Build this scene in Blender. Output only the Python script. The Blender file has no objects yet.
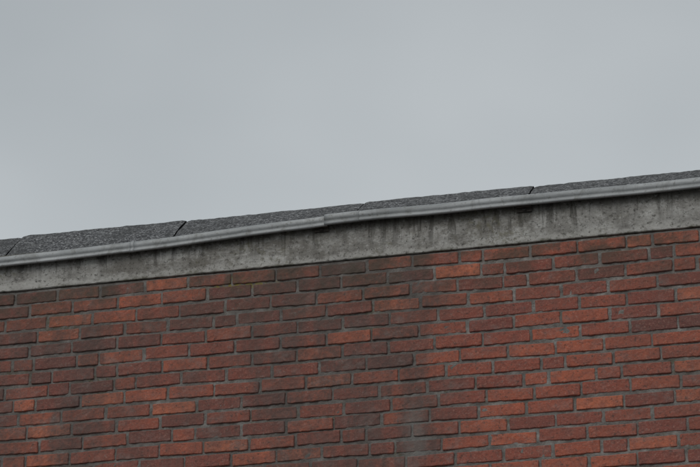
import bpy, math, random
from mathutils import Vector, noise
random.seed(7)
S=bpy.context.scene
S.view_settings.view_transform='Standard'; S.view_settings.look='None'; S.view_settings.exposure=0
ZB=6.0           # top of brickwork
XL,XR=-7.0,6.5   # building extent
DEPTH=8.0

# ---------------------------------------------------------------- node helper
class NT:
    def __init__(s,name):
        s.m=bpy.data.materials.new(name); s.m.use_nodes=True
        s.t=s.m.node_tree; s.n=s.t.nodes; s.b=s.n['Principled BSDF']
        s.pos=s.n.new('ShaderNodeTexCoord').outputs['Object']
        s.b.inputs['Roughness'].default_value=.9
        s.b.inputs['Specular IOR Level'].default_value=.25
    def lk(s,v,sock):
        if isinstance(v,bpy.types.NodeSocket): s.t.links.new(v,sock)
        else:
            if hasattr(sock.default_value,'__len__') and len(sock.default_value)==4 and len(v)==3: v=(*v,1)
            sock.default_value=v
    def math(s,op,a,b=0.0,clamp=False):
        n=s.n.new('ShaderNodeMath'); n.operation=op; n.use_clamp=clamp
        s.lk(a,n.inputs[0]); s.lk(b,n.inputs[1]); return n.outputs[0]
    def scale(s,v,sc,loc=(0,0,0)):
        n=s.n.new('ShaderNodeMapping'); s.lk(v,n.inputs['Vector']); n.inputs['Scale'].default_value=sc; n.inputs['Location'].default_value=loc
        return n.outputs[0]
    def noise(s,sc,det=4,rough=.55,vec=None,dist=0):
        n=s.n.new('ShaderNodeTexNoise'); s.lk(vec or s.pos,n.inputs['Vector'])
        n.inputs['Scale'].default_value=sc; n.inputs['Detail'].default_value=det; n.inputs['Roughness'].default_value=rough
        n.inputs['Distortion'].default_value=dist
        return n.outputs[0]
    def vor(s,sc,vec=None,feat='F1'):
        n=s.n.new('ShaderNodeTexVoronoi'); n.feature=feat; s.lk(vec or s.pos,n.inputs['Vector']); n.inputs['Scale'].default_value=sc
        return n
    def ramp(s,f,stops,interp='LINEAR'):
        n=s.n.new('ShaderNodeValToRGB'); s.lk(f,n.inputs[0]); r=n.color_ramp; r.interpolation=interp
        while len(r.elements)<len(stops): r.elements.new(.5)
        for e,(p,c) in zip(r.elements,stops):
            e.position=p
            if not hasattr(c,'__len__'): c=(c,c,c)
            e.color=(*c,1)
        return n.outputs[0]
    def mix(s,f,a,b,mode='MIX'):
        n=s.n.new('ShaderNodeMix'); n.data_type='RGBA'; n.blend_type=mode
        s.lk(f,n.inputs[0]); s.lk(a,n.inputs[6]); s.lk(b,n.inputs[7]); return n.outputs[2]
    def rng(s,f,a,b,c=0.,d=1.):
        n=s.n.new('ShaderNodeMapRange'); n.interpolation_type='SMOOTHSTEP'; s.lk(f,n.inputs[0])
        for i,v in enumerate((a,b,c,d)): n.inputs[i+1].default_value=v
        return n.outputs[0]
    def xyz(s,v=None):
        n=s.n.new('ShaderNodeSeparateXYZ'); s.lk(v or s.pos,n.inputs[0]); return n.outputs
    def bump(s,h,dist,strength=1,nrm=None):
        n=s.n.new('ShaderNodeBump'); s.lk(h,n.inputs['Height']); n.inputs['Distance'].default_value=dist; n.inputs['Strength'].default_value=strength
        if nrm: s.lk(nrm,n.inputs['Normal'])
        return n.outputs[0]
    def out(s,col,nrm=None,rough=None):
        s.lk(col,s.b.inputs['Base Color'])
        if nrm: s.lk(nrm,s.b.inputs['Normal'])
        if rough is not None: s.lk(rough,s.b.inputs['Roughness'])
        return s.m

def spot(t,cx,cz,rx,rz,wob=.5):
    x,y,z=t.xyz()
    dx=t.math('DIVIDE',t.math('SUBTRACT',x,cx),rx); dz=t.math('DIVIDE',t.math('SUBTRACT',z,cz),rz)
    d=t.math('SQRT',t.math('ADD',t.math('MULTIPLY',dx,dx),t.math('MULTIPLY',dz,dz)))
    d=t.math('ADD',d,t.math('MULTIPLY',t.math('SUBTRACT',t.noise(16,5,.7),.5),wob*5))
    return t.rng(d,.2,1.3,1,0)

def soot(t):
    """rain-wash soot mask on the brickwork"""
    x,y,z=t.xyz()
    wob=t.math('MULTIPLY',t.math('SUBTRACT',t.noise(2.6,5,.65),.5),.7)
    xx=t.math('ADD',x,wob)
    f=t.math('DIVIDE',t.math('ADD',xx,2.2),4.4)
    P=lambda X:(X+2.2)/4.4
    r=t.ramp(f,[(0,.55),(P(-1.8),.85),(P(-1.55),.5),(P(-1.38),.95),(P(-1.1),.55),(P(-.6),.55),(P(-.36),.9),
                (P(-.05),.88),(P(.2),1.0),(P(.36),.88),(P(.52),.36),(P(.85),.14),(P(1.3),.26),(P(1.7),.40),(1,.5)])
    st=t.noise(1,6,.65,t.scale(t.pos,(8,1,1.8)))
    return t.math('MULTIPLY',r,t.rng(st,.32,.60,.45,1.2),True)

# ---------------------------------------------------------------- materials
def brick_mat():
    t=NT('fired_clay_brick')
    a=t.n.new('ShaderNodeAttribute'); a.attribute_name='tint'
    ar,ag,ab=t.xyz(a.outputs['Vector'])
    base=t.ramp(ar,[(0,(.165,.066,.056)),(.2,(.28,.086,.064)),(.5,(.38,.108,.068)),(.8,(.50,.140,.078)),(1,(.64,.20,.105))])
    n1=t.noise(22,6,.65); base=t.mix(t.rng(n1,.38,.68,0,.6),base,(.22,.09,.074))
    n2=t.noise(110,4,.7); base=t.mix(t.rng(n2,.5,.72,0,.45),base,(.58,.33,.25))
    n3=t.noise(60,6,.75); base=t.mix(t.rng(n3,.53,.65,0,.8),base,(.085,.058,.048))
    so=soot(t)
    fine=t.noise(34,6,.75)
    per=t.math('ADD',t.math('MULTIPLY',ag,.75),.58)
    k=t.math('MULTIPLY',so,per,True)
    k=t.math('MULTIPLY',k,t.rng(fine,.28,.60,.60,1.0),True)
    film=t.mix(t.noise(12,4),(.080,.054,.048),(.140,.106,.094))
    col=t.mix(t.math('MULTIPLY',k,.88),base,film)
    # lime bloom
    lm=t.math('MULTIPLY',t.rng(t.noise(7,7,.75,t.scale(t.pos,(1,1,1.5),(3,0,1))),.50,.70),.42)
    col=t.mix(lm,col,(.24,.205,.188))
    v=t.noise(42,5,.8,t.scale(t.pos,(1,1,1),(7,3,2))); col=t.mix(t.rng(v,.60,.68,0,.45),col,(.32,.30,.265))
    col=t.mix(t.math('MULTIPLY',spot(t,.31,5.08,.06,.2),.45),col,(.20,.19,.175))
    x,y,z=t.xyz()
    ledge=t.rng(z,5.62,5.99); col=t.mix(t.math('MULTIPLY',ledge,t.rng(t.noise(5,7,.72),.38,.60,0,.78)),col,(.082,.072,.056))
    col=t.mix(t.math('MULTIPLY',spot(t,-.57,5.93,.10,.03),t.rng(t.noise(60,3),.5,.64,0,.6)),col,(.20,.16,.045))
    h=t.math('ADD',t.noise(70,6,.7),t.math('MULTIPLY',t.noise(300,3,.6),.4))
    return t.out(col,t.bump(h,.005,.9))

def mortar_mat():
    t=NT('weathered_mortar')
    col=t.ramp(t.noise(11,8,.78),[(.34,(.12,.108,.098)),(.52,(.235,.218,.20)),(.68,(.40,.38,.355))])
    col=t.mix(t.math('MULTIPLY',soot(t),.58),col,(.10,.088,.080))
    col=t.mix(t.math('MULTIPLY',spot(t,.31,5.08,.09,.24),.5),col,(.26,.255,.24))
    col=t.mix(t.math('MULTIPLY',t.rng(t.noise(3.5,5,.6),.52,.66),t.rng(t.noise(60,3),.45,.6,0,.65)),col,(.11,.10,.055))
    col=t.mix(t.math('MULTIPLY',spot(t,-.57,5.93,.16,.05),t.rng(t.noise(50,3),.42,.55,0,.9)),col,(.28,.23,.05))
    return t.out(col,t.bump(t.noise(160,5,.7),.006,1))

def concrete_mat():
    t=NT('weathered_concrete')
    x,y,z=t.xyz()
    col=t.ramp(t.noise(4,8,.75,t.scale(t.pos,(1,1,1.4))),[(.38,(.225,.215,.20)),(.5,(.34,.33,.308)),(.62,(.49,.48,.455))])
    P=lambda X:(X+2.2)/4.4
    band=t.ramp(t.math('DIVIDE',t.math('ADD',t.math('ADD',x,t.math('MULTIPLY',t.math('SUBTRACT',t.noise(6,4),.5),.6)),2.2),4.4),
        [(0,.25),(P(-1.3),.22),(P(-1.15),.85),(P(-.6),1),(P(-.1),.9),(P(.15),.6),(P(.5),.95),(P(.95),.8),(P(1.15),.30),(P(1.7),.45),(1,.6)])
    bl=t.math('MULTIPLY',band,t.rng(t.noise(5,9,.8,t.scale(t.pos,(1,1,1.8))),.44,.56))
    col=t.mix(t.math('MULTIPLY',bl,.72),col,(.135,.122,.103))
    # drips running from under the trim
    st=t.noise(1,8,.72,t.scale(t.pos,(17,1,1.8)),.5)
    st2=t.noise(1,4,.6,t.scale(t.pos,(3.5,1,.6),(3,0,0)))
    zj=t.math('ADD',z,t.math('MULTIPLY',t.math('SUBTRACT',t.noise(1,4,.7,t.scale(t.pos,(22,1,.5))),.5),.22))
    up=t.rng(zj,6.03,6.15)
    k=t.math('MULTIPLY',t.rng(st,.47,.57),t.math('MULTIPLY',t.math('ADD',t.math('MULTIPLY',up,.72),.10),t.rng(st2,.42,.56,.25,1)))
    col=t.mix(k,col,(.072,.067,.058))
    # dark ragged tide line just under the trim
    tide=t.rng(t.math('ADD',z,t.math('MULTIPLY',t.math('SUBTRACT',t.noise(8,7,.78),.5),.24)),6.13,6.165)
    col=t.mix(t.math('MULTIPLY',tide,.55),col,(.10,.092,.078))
    # paler towards the lower arris, ragged upper limit
    low=t.rng(t.math('ADD',z,t.math('MULTIPLY',t.math('SUBTRACT',t.noise(5,8,.75),.5),.22)),6.02,6.05,1,0)
    col=t.mix(t.math('MULTIPLY',low,.55),col,(.49,.475,.445))
    v=t.noise(55,7,.82); col=t.mix(t.rng(v,.53,.62,0,.85),col,(.06,.056,.048))
    v=t.noise(40,7,.82,t.scale(t.pos,(1,1,1),(5,2,1))); col=t.mix(t.rng(v,.56,.66,0,.6),col,(.56,.55,.525))
    v=t.noise(1,4,.7,t.scale(t.pos,(5,1,60),(1,1,1))); col=t.mix(t.math('MULTIPLY',t.rng(v,.58,.66,0,.45),t.rng(t.noise(3,3),.45,.6)),col,(.11,.10,.09))
    # algae
    col=t.mix(t.math('MULTIPLY',t.rng(t.noise(3.5,5,.6),.52,.64),t.rng(t.noise(40,5,.7),.48,.62,0,.5)),col,(.15,.14,.085))
    edge=t.rng(t.math('ADD',z,t.math('MULTIPLY',t.math('SUBTRACT',t.noise(18,5,.7),.5),.06)),6.0,6.02,1,0)
    col=t.mix(t.math('MULTIPLY',edge,t.rng(t.noise(4,4),.42,.58,0,.8)),col,(.08,.075,.048))
    h=t.math('ADD',t.noise(45,7,.7),t.math('MULTIPLY',t.noise(8,3),1.2))
    return t.out(col,t.bump(h,.006,.9))

def metal_mat():
    t=NT('dulled_aluminium')
    t.b.inputs['Metallic'].default_value=.2
    t.b.inputs['Specular IOR Level'].default_value=.35
    col=t.ramp(t.noise(4,8,.75,t.scale(t.pos,(.6,1,3))),[(.34,(.21,.22,.222)),(.52,(.31,.32,.323)),(.7,(.41,.42,.423))])
    col=t.mix(t.rng(t.noise(1,7,.75,t.scale(t.pos,(9,4,5)),1),.48,.68,0,.55),col,(.15,.148,.135))
    col=t.mix(t.rng(t.noise(50,6,.78),.55,.65,0,.6),col,(.12,.115,.095))
    return t.out(col,t.bump(t.noise(12,4),.004,.5),.6)

def felt_mat():
    t=NT('slate_granule_felt')
    g=t.vor(130); r=t.xyz(g.outputs['Color'])[0]
    col=t.ramp(r,[(0,(.035,.036,.039)),(.35,(.095,.097,.102)),(.72,(.17,.173,.178)),(1,(.38,.385,.39))])
    col=t.mix(t.rng(t.noise(50,7,.85),.46,.60,0,.75),col,(.030,.030,.032))
    col=t.mix(t.rng(t.noise(30,7,.8,t.scale(t.pos,(1,1,1),(4,4,4))),.54,.66,0,.5),col,(.27,.27,.26))
    col=t.mix(t.rng(t.noise(5,6,.7),.42,.60,0,.5),col,(.055,.056,.056))
    return t.out(col,t.bump(g.outputs['Distance'],.004,.8,t.bump(t.noise(35,6,.75),.012,.9)))

def plain(name,c1,c2,sc,rough=.9,bd=.003):
    t=NT(name); col=t.ramp(t.noise(sc,6,.65),[(.3,c1),(.7,c2)])
    return t.out(col,t.bump(t.noise(sc*6,5,.7),bd,.7),rough)

def sidebrick_mat():
    t=NT('side_wall_brick')
    x,y,z=t.xyz(); c=t.n.new('ShaderNodeCombineXYZ'); s=t.math('ADD',x,y)
    t.lk(s,c.inputs[0]); t.lk(z,c.inputs[1])
    b=t.n.new('ShaderNodeTexBrick'); t.lk(c.outputs[0],b.inputs['Vector'])
    b.inputs['Scale'].default_value=1; b.inputs['Brick Width'].default_value=.2265; b.inputs['Row Height'].default_value=.071
    b.inputs['Mortar Size'].default_value=.005; b.inputs['Mortar Smooth'].default_value=.2
    b.inputs['Color1'].default_value=(.42,.115,.065,1); b.inputs['Color2'].default_value=(.20,.07,.052,1); b.inputs['Mortar'].default_value=(.2,.185,.17,1)
    col=t.mix(t.rng(t.noise(2,6,.65),.4,.7,0,.6),b.outputs['Color'],(.07,.045,.04))
    return t.out(col,t.bump(b.outputs['Fac'],-.008,1,t.bump(t.noise(70,5,.7),.003)))

M_brick=brick_mat(); M_mortar=mortar_mat(); M_conc=concrete_mat(); M_metal=metal_mat(); M_felt=felt_mat(); M_side=sidebrick_mat()
M_dark=plain('rusty_dark_steel',(.03,.028,.026),(.08,.065,.055),40,.7)
M_bit=plain('bitumen_seam',(.012,.012,.013),(.03,.03,.032),60,.6)

# ---------------------------------------------------------------- object helpers
bld=bpy.data.objects.new('brick_building',None); S.collection.objects.link(bld)
def mk(name,v,f,mat,parent=bld,smooth=False):
    me=bpy.data.meshes.new(name); me.from_pydata(v,[],f); me.validate(); me.update()
    me.materials.append(mat)
    if smooth: me.polygons.foreach_set('use_smooth',[True]*len(me.polygons))
    o=bpy.data.objects.new(name,me); S.collection.objects.link(o)
    if parent: o.parent=parent
    return o
def box(v,f,x0,x1,y0,y1,z0,z1):
    b=len(v); v+= [(x,y,z) for z in (z0,z1) for y in (y0,y1) for x in (x0,x1)]
    f+= [tuple(b+i for i in q) for q in ((0,2,3,1),(4,5,7,6),(0,1,5,4),(2,6,7,3),(0,4,6,2),(1,3,7,5))]

# ---------------------------------------------------------------- brickwork
def bricks():
    V=[];F=[];T=[]
    CH=.071; BH=.0590; PS,PH=.2265,.1155; J=.0118
    prev=[]
    rows=int((ZB-.1)/CH)
    for k in range(rows):
        zt=ZB-.008-k*CH; zb=zt-BH
        x=XL+.02+ random.choice([0,.25,.5,.75])*PS*-1 -.1
        if k==0:
            # run so that a perpend falls at x=-0.368
            n=int((-.368-XL)/PS)+1; x=-.368-n*PS
        js=[]
        wav=lambda X:.0065*noise.noise(Vector((X*1.6,k*.45,0)))
        while x<XR-.03:
            opts=[]
            for L in (PS,PH):
                d=min([abs(x+L-p) for p in prev] or [1])
                opts.append(d>.030)
            if k==0: L=PH if abs(x-.545)<.02 or abs(x-1.34)<.02 else PS
            elif opts[0]: L=PH if (random.random()<.06 and opts[1]) else PS
            else: L=PH if opts[1] else PS
            Lr=L+random.uniform(-.007,.007)
            x0=max(x+J/2+random.uniform(-.003,.003),XL+.001); x1=min(x+Lr-J/2+random.uniform(-.002,.002),XR-.001)
            x+=Lr; js.append(x)
            if x1-x0<.03: continue
            det = -2.7<x0<2.6 and zt>4.3
            nx,nz=(max(4,int((x1-x0)/.016)),6) if det else (3,3)
            a=random.gauss(0,.009); yo=random.uniform(-.0025,.003); ty=random.uniform(-.014,.014)
            cx=(x0+x1)/2; cz=(zt+zb)/2; dz=random.uniform(-.0022,.0022); hs=random.uniform(-.0035,.002)
            seed=Vector((random.random()*50,random.random()*50,0))
            r,g,bb=min(1,max(0,random.betavariate(1.6,1.7))),random.random(),random.random()
            b0=len(V); e=.0035
            def us(n,l):
                if n==3: return [0,e,l-e,l]
                return [0,e]+[e+(l-2*e)*i/(n-2) for i in range(1,n-2)]+[l-e,l]
            U=us(nx,x1-x0); W=us(nz,zt-zb)
            nxp,nzp=len(U),len(W)
            for j,w in enumerate(W):
                for i,u in enumerate(U):
                    px=x0+u; pz=zb+w+ (hs if j>nzp//2 else 0)
                    edge=(i in(0,nxp-1)) or (j in(0,nzp-1))
                    corner=(i in(0,nxp-1)) and (j in(0,nzp-1))
                    py=yo+ty*(px-cx)
                    if edge: py+=.0035
                    if corner: px+= (.0026 if i==0 else -.0026); pz+=(.0022 if j==0 else -.0022)
                    if det:
                        q=noise.noise(Vector((px*60,pz*60,0))+seed); q2=noise.noise(Vector((px*22,pz*22,9))+seed)
                        py+=.0016*q+.0018*q2
                        s=noise.noise(Vector((px*45,pz*45,5))+seed)
                        if edge: py+=max(0,q)*.007
                        if i in(0,1,nxp-2,nxp-1): px+=.0026*s
                        if j in(0,1,nzp-2,nzp-1): pz+=.0024*q+.0014*s
                    # rotation of the laid brick
                    pz2=pz+a*(px-cx)+dz+wav(px)
                    V.append((px,py,min(pz2,ZB-.0005))); T.append((r,g,bb))
            for j in range(nzp-1):
                for i in range(nxp-1):
                    p=b0+j*nxp+i; F.append((p,p+1,p+nxp+1,p+nxp))
            ring=[b0+i for i in range(nxp)]+[b0+j*nxp+nxp-1 for j in range(1,nzp)]+[b0+(nzp-1)*nxp+i for i in range(nxp-2,-1,-1)]+[b0+j*nxp for j in range(nzp-2,0,-1)]
            b1=len(V)
            for q in ring:
                vx,vy,vz=V[q]; V.append((vx,.03,vz)); T.append((r,g,bb))
            n=len(ring)
            for i in range(n): F.append((ring[i],b1+i,b1+(i+1)%n,ring[(i+1)%n]))
        prev=js
    me=bpy.data.meshes.new('front_bricks'); me.from_pydata(V,[],F); me.update()
    at=me.attributes.new('tint','FLOAT_VECTOR','POINT'); at.data.foreach_set('vector',[c for t in T for c in t])
    me.materials.append(M_brick)
    o=bpy.data.objects.new('front_bricks',me); S.collection.objects.link(o); o.parent=bld
bricks()

# mortar bed: undulating sheet between the bricks
V=[];F=[]
def mortar():
    xs=[XL+.002]; 
    while xs[-1]<XR-.002:
        x=xs[-1]; xs.append(min(XR-.002,x+(.012 if -2.4<x<2.4 else .4)))
    zs=[0.0]
    while zs[-1]<ZB-.001:
        z=zs[-1]; zs.append(min(ZB-.001,z+(.012 if z>4.5 else .3)))
    for z in zs:
        for x in xs:
            V.append((x,.0056+.0034*noise.noise(Vector((x*40,z*40,0)))+.0034*noise.noise(Vector((x*8,z*8,3))),z))
    n=len(xs)
    for j in range(len(zs)-1):
        for i in range(n-1):
            p=j*n+i; F.append((p,p+1,p+n+1,p+n))
mortar(); mk('mortar_joints',V,F,M_mortar)
# masonry core / side and rear walls
V=[];F=[]
box(V,F,XL,XR,.035,DEPTH,0,ZB+.002); mk('side_and_rear_walls',V,F,M_side)

# ---------------------------------------------------------------- concrete ring beam
def beam():
    V=[];F=[]
    prof=[(.06,ZB+.001),(.002,ZB+.001),(-.003,ZB+.006),(-.003,ZB+.05),(-.003,ZB+.10),(-.003,ZB+.15),(-.003,ZB+.20),(.06,ZB+.203)]
    xs=[];x=XL
    while x<XR: xs.append(x); x+=.02 if -2.4<x<2.4 else .3
    xs.append(XR)
    for x in xs:
        for i,(y,z) in enumerate(prof):
            q=noise.noise(Vector((x*5,z*9,1))); q2=noise.noise(Vector((x*30,z*30,1)))
            zz=z+(.006*max(0,q2)+.003*max(0,q) if i in(1,2) else 0)+(.002 if i==1 else 0)
            V.append((x,y+(.0015*q+.001*q2 if 0<i<7 else 0),zz))
    n=len(prof)
    for k in range(len(xs)-1):
        for i in range(n-1): a=k*n+i; F.append((a,a+1,a+n+1,a+n)[::-1])
    mk('concrete_ring_beam',V,F,M_conc)
    V=[];F=[]
    box(V,F,XL+.001,XR-.001,.062,DEPTH-.002,ZB+.004,ZB+.22); mk('ring_beam_core',V,F,M_conc)
beam()

# ---------------------------------------------------------------- metal roof-edge trim
def trimz(x):
    P=[(-7,6.085),(-1.81,6.131),(-1.10,6.143),(-.10,6.184),(1.7,6.184),(6.6,6.176)]
    for (a,b),(c,d) in zip(P,P[1:]):
        if x<=c: return b+(d-b)*(x-a)/(c-a)
    return P[-1][1]
PROF=[(-.006,.004),(-.030,.002),(-.033,-.006),(-.039,-.007),(-.043,-.003),(-.043,.004),(-.039,.009),(-.036,.012),(-.040,.018),(-.043,.026),(-.042,.036),(-.038,.044),(-.031,.050),(-.018,.052),(.000,.044)]
def trim(name,x0,x1,dy=0,dz=0,sc=1,tilt=0):
    V=[];F=[]; n=max(2,int((x1-x0)/.03)); m=len(PROF)
    for k in range(n+1):
        x=x0+(x1-x0)*k/n; zb=trimz(x)+dz+tilt*(x-x0)+.0034*noise.noise(Vector((x*3,dz*90,0))); yb=dy+.0036*noise.noise(Vector((x*2.3,4,dz*90)))
        for (y,z) in PROF: V.append((x,yb-.02+(y+.02)*sc,zb+.022+(z-.022)*sc))
    for k in range(n):
        for i in range(m-1): a=k*m+i; F.append((a,a+m,a+m+1,a+1))
    for k in (0,n):
        F.append(tuple(k*m+i for i in (range(m) if k else reversed(range(m)))))
    o=mk(name,V,F,M_metal,smooth=True)
    o.data.polygons.foreach_set('use_smooth',[len(p.vertices)==4 for p in o.data.polygons])
segs=[(-7.02,-4.1),(-4.095,-1.102),(-1.098,-.104),(-.118,1.94),(1.945,4.2),(4.205,6.52)]
for i,(a,b) in enumerate(segs):
    d=[(0,0),(0,.001),(-.001,0),(-.004,.004),(0,0),(-.002,.002)][i]
    trim('edge_trim_%d'%i,a,b,d[0],d[1])
for i,(x,w) in enumerate([(-4.1,.03),(-1.10,.010),(1.94,.03),(4.2,.03)]): trim('trim_joiner_%d'%i,x-w,x+w,-.001,.001,1.08)
trim('trim_joiner_long',-.118,.055,-.0045,.004,1.05)

# fixing clips under the trim
def clip(name,x):
    V=[];F=[]; z=trimz(x)
    box(V,F,x-.036,x+.036,-.012,-.0045,z-.024,z+.012)
    box(V,F,x-.036,x+.036,-.036,-.0122,z-.006,z+.000)
    box(V,F,x-.008,x+.008,-.018,-.0122,z-.020,z-.008)
    mk(name,V,F,M_dark)
for i,x in enumerate([-4.1,-2.4,-.14,.86,2.4,3.6]): clip('trim_clip_%d'%i,x)

# ---------------------------------------------------------------- sloping felt verge
SE=[-7.0,-6.15,-5.3,-4.4,-3.55,-2.67,-1.79,-.906,.02,.875,1.75,2.6,3.5,4.4,5.4,6.5]
TY,TZ=.226,6.397
def felt():
    LAP=(.003,-.002,.004,-.002,.003,-.003,.003,-.002,.003,-.002,.003,-.003,.003,-.002,.003)
    for k,(a,b) in enumerate(zip(SE,SE[1:])):
        V=[];F=[]; nu=int((b-a)/.02); nv=14
        lift=LAP[k]; skew=random.uniform(-.003,.003)
        def P(x,s):
            zb=trimz(x)+.040; y=-.022+(TY+.022)*s; z=zb+(TZ+lift-zb)*s+skew*(x-(a+b)/2)*s
            bel=.005*math.sin(math.pi*s)
            q=.0030*noise.noise(Vector((x*6,s*3,k)))+.0026*noise.noise(Vector((x*28,s*9,k)))+.0020*noise.noise(Vector((x*80,s*26,k)))
            e=min(x-a,b-x); q-= .005*max(0,1-e/.014)
            return (x,y-.6*(q+bel),z+.8*(q+bel))
        for j in range(nv+1):
            for i in range(nu+1):
                V.append(P(a+.0042+(b-a-.0084)*i/nu,j/nv))
        # top lap folds over on to the flat roof
        for (dy,dz) in ((.008,.0),(.02,-.008),(.2,-.03)):
            for i in range(nu+1):
                x,y,z=V[nv*(nu+1)+i]; V.append((x,y+dy,z+dz))
        for j in range(nv+3):
            for i in range(nu): p=j*(nu+1)+i; F.append((p,p+1,p+nu+2,p+nu+1))
        mk('felt_sheet_%d'%k,V,F,M_felt,smooth=True)
    # bitumen under-layer seen in the seams
    V=[];F=[]; n=60
    for i in range(n+1):
        x=XL+(XR-XL)*i/n; zb=trimz(x)+.030
        V+= [(x,-.015,zb),(x,TY,TZ-.009),(x,TY+.3,TZ-.03)]
    for i in range(n):
        for j in (0,1): a=i*3+j; F.append((a,a+3,a+4,a+1))
    mk('bitumen_underlay',V,F,M_bit)
    V=[];F=[]; box(V,F,XL+.01,XR-.01,TY+.15,DEPTH-.01,ZB+.222,TZ-.045); mk('flat_roof_deck',V,F,M_felt)
    # gable closing pieces
    for nm,x,w in (('verge_end',XL,.012),('verge_end_far',XR-.012,.012)):
        V=[];F=[]
        zb=trimz(x)+.02
        pts=[(.0,ZB+.19),(.5,ZB+.19),(.5,TZ-.05),(TY,TZ-.016),(-.01,zb)]
        V=[(x,y,z) for y,z in pts]+[(x+w,y,z) for y,z in pts]
        F=[(4,3,2,1,0),(5,6,7,8,9)]+[(i,(i+1)%5,(i+1)%5+5,i+5) for i in range(5)]
        mk(nm,V,F,M_bit)
felt()

# ---------------------------------------------------------------- ground
t=NT('worn_asphalt'); col=t.ramp(t.noise(3,6,.7),[(.3,(.045,.045,.046)),(.7,(.08,.079,.076))])
col=t.mix(t.rng(t.noise(300,2),.5,.7,0,.5),col,(.14,.14,.135))
M_asph=t.out(col,t.bump(t.noise(200,3),.004))
R=1500
mk('ground',[(-R,-R,0),(R,-R,0),(R,R,0),(-R,R,0)],[(0,1,2,3)],M_asph,parent=None)
t=NT('concrete_paving'); b=t.n.new('ShaderNodeTexBrick'); t.lk(t.pos,b.inputs['Vector']); b.offset=0.5
b.inputs['Scale'].default_value=1;b.inputs['Brick Width'].default_value=.6;b.inputs['Row Height'].default_value=.4;b.inputs['Mortar Size'].default_value=.004
b.inputs['Color1'].default_value=(.30,.295,.28,1);b.inputs['Color2'].default_value=(.24,.235,.22,1);b.inputs['Mortar'].default_value=(.07,.07,.06,1)
M_pave=t.out(t.mix(t.rng(t.noise(2,6),.4,.7,0,.5),b.outputs['Color'],(.14,.135,.12)),t.bump(t.noise(120,3),.002))
V=[];F=[]; box(V,F,XL-2,XR+2,-2.4,-.005,-.02,.12); mk('pavement',V,F,M_pave,parent=None)

# ---------------------------------------------------------------- sky, sun
SEL,SAZ=math.radians(42),math.radians(205)   # azimuth measured from +Y clockwise
w=bpy.data.worlds.new('World'); S.world=w; w.use_nodes=True; nt=w.node_tree; N=nt.nodes; L=nt.links
bg=N['Background']; bg.inputs['Strength'].default_value=.1
sky=N.new('ShaderNodeTexSky'); sky.sky_type='NISHITA'; sky.sun_disc=False; sky.sun_elevation=SEL; sky.sun_rotation=SAZ
sky.dust_density=4
hs=N.new('ShaderNodeHueSaturation'); hs.inputs['Saturation'].default_value=.15; L.new(sky.outputs[0],hs.inputs['Color'])
tc=N.new('ShaderNodeTexCoord'); mp=N.new('ShaderNodeMapping'); mp.inputs['Scale'].default_value=(1,1,1.8); L.new(tc.outputs['Generated'],mp.inputs[0])
nz=N.new('ShaderNodeTexNoise'); nz.inputs['Scale'].default_value=4.5; nz.inputs['Detail'].default_value=3; nz.inputs['Roughness'].default_value=.45; L.new(mp.outputs[0],nz.inputs['Vector'])
cr=N.new('ShaderNodeValToRGB'); L.new(nz.outputs[0],cr.inputs[0])
cr.color_ramp.elements[0].position=.3; cr.color_ramp.elements[0].color=(4.7,5.1,5.36,1)
cr.color_ramp.elements[1].position=.7; cr.color_ramp.elements[1].color=(5.75,6.14,6.38,1)
mx=N.new('ShaderNodeMix'); mx.data_type='RGBA'; mx.inputs[0].default_value=.93
L.new(hs.outputs[0],mx.inputs[6]); L.new(cr.outputs[0],mx.inputs[7])
# cloud layer thickens above the paler band near the horizon
sx=N.new('ShaderNodeSeparateXYZ'); L.new(tc.outputs['Generated'],sx.inputs[0])
g=N.new('ShaderNodeValToRGB'); L.new(sx.outputs[2],g.inputs[0]); ge=g.color_ramp
ge.elements[0].position=.36; ge.elements[0].color=(1,1,1,1); ge.elements[1].position=.52; ge.elements[1].color=(.80,.805,.815,1)
e=ge.elements.new(.9); e.color=(1,1,1,1)
mu=N.new('ShaderNodeMix'); mu.data_type='RGBA'; mu.blend_type='MULTIPLY'; mu.inputs[0].default_value=1
L.new(mx.outputs[2],mu.inputs[6]); L.new(g.outputs[0],mu.inputs[7]); L.new(mu.outputs[2],bg.inputs['Color'])

sd=bpy.data.lights.new('sun','SUN'); sd.energy=1.05; sd.angle=math.radians(40); sd.color=(1,.975,.94)
so_=bpy.data.objects.new('sun',sd); S.collection.objects.link(so_)
d=Vector((math.sin(SAZ)*math.cos(SEL),math.cos(SAZ)*math.cos(SEL),math.sin(SEL)))
so_.rotation_euler=d.to_track_quat('Z','Y').to_euler(); so_.location=d*30

# ---------------------------------------------------------------- camera
p=math.radians(23); th=math.radians(13.9); D=11.6
Fw=Vector((-math.sin(th)*math.cos(p),math.cos(th)*math.cos(p),math.sin(p)))
T=Vector((0,0,6.14)); C=T-Fw*D
cd=bpy.data.cameras.new('camera'); cam=bpy.data.objects.new('camera',cd); S.collection.objects.link(cam)
cam.location=C; cam.rotation_euler=Fw.to_track_quat('-Z','Y').to_euler()
cd.sensor_width=36; cd.lens=123; cd.clip_end=5000
S.camera=cam
print('VERTS',sum(len(o.data.vertices) for o in S.objects if o.type=='MESH'))
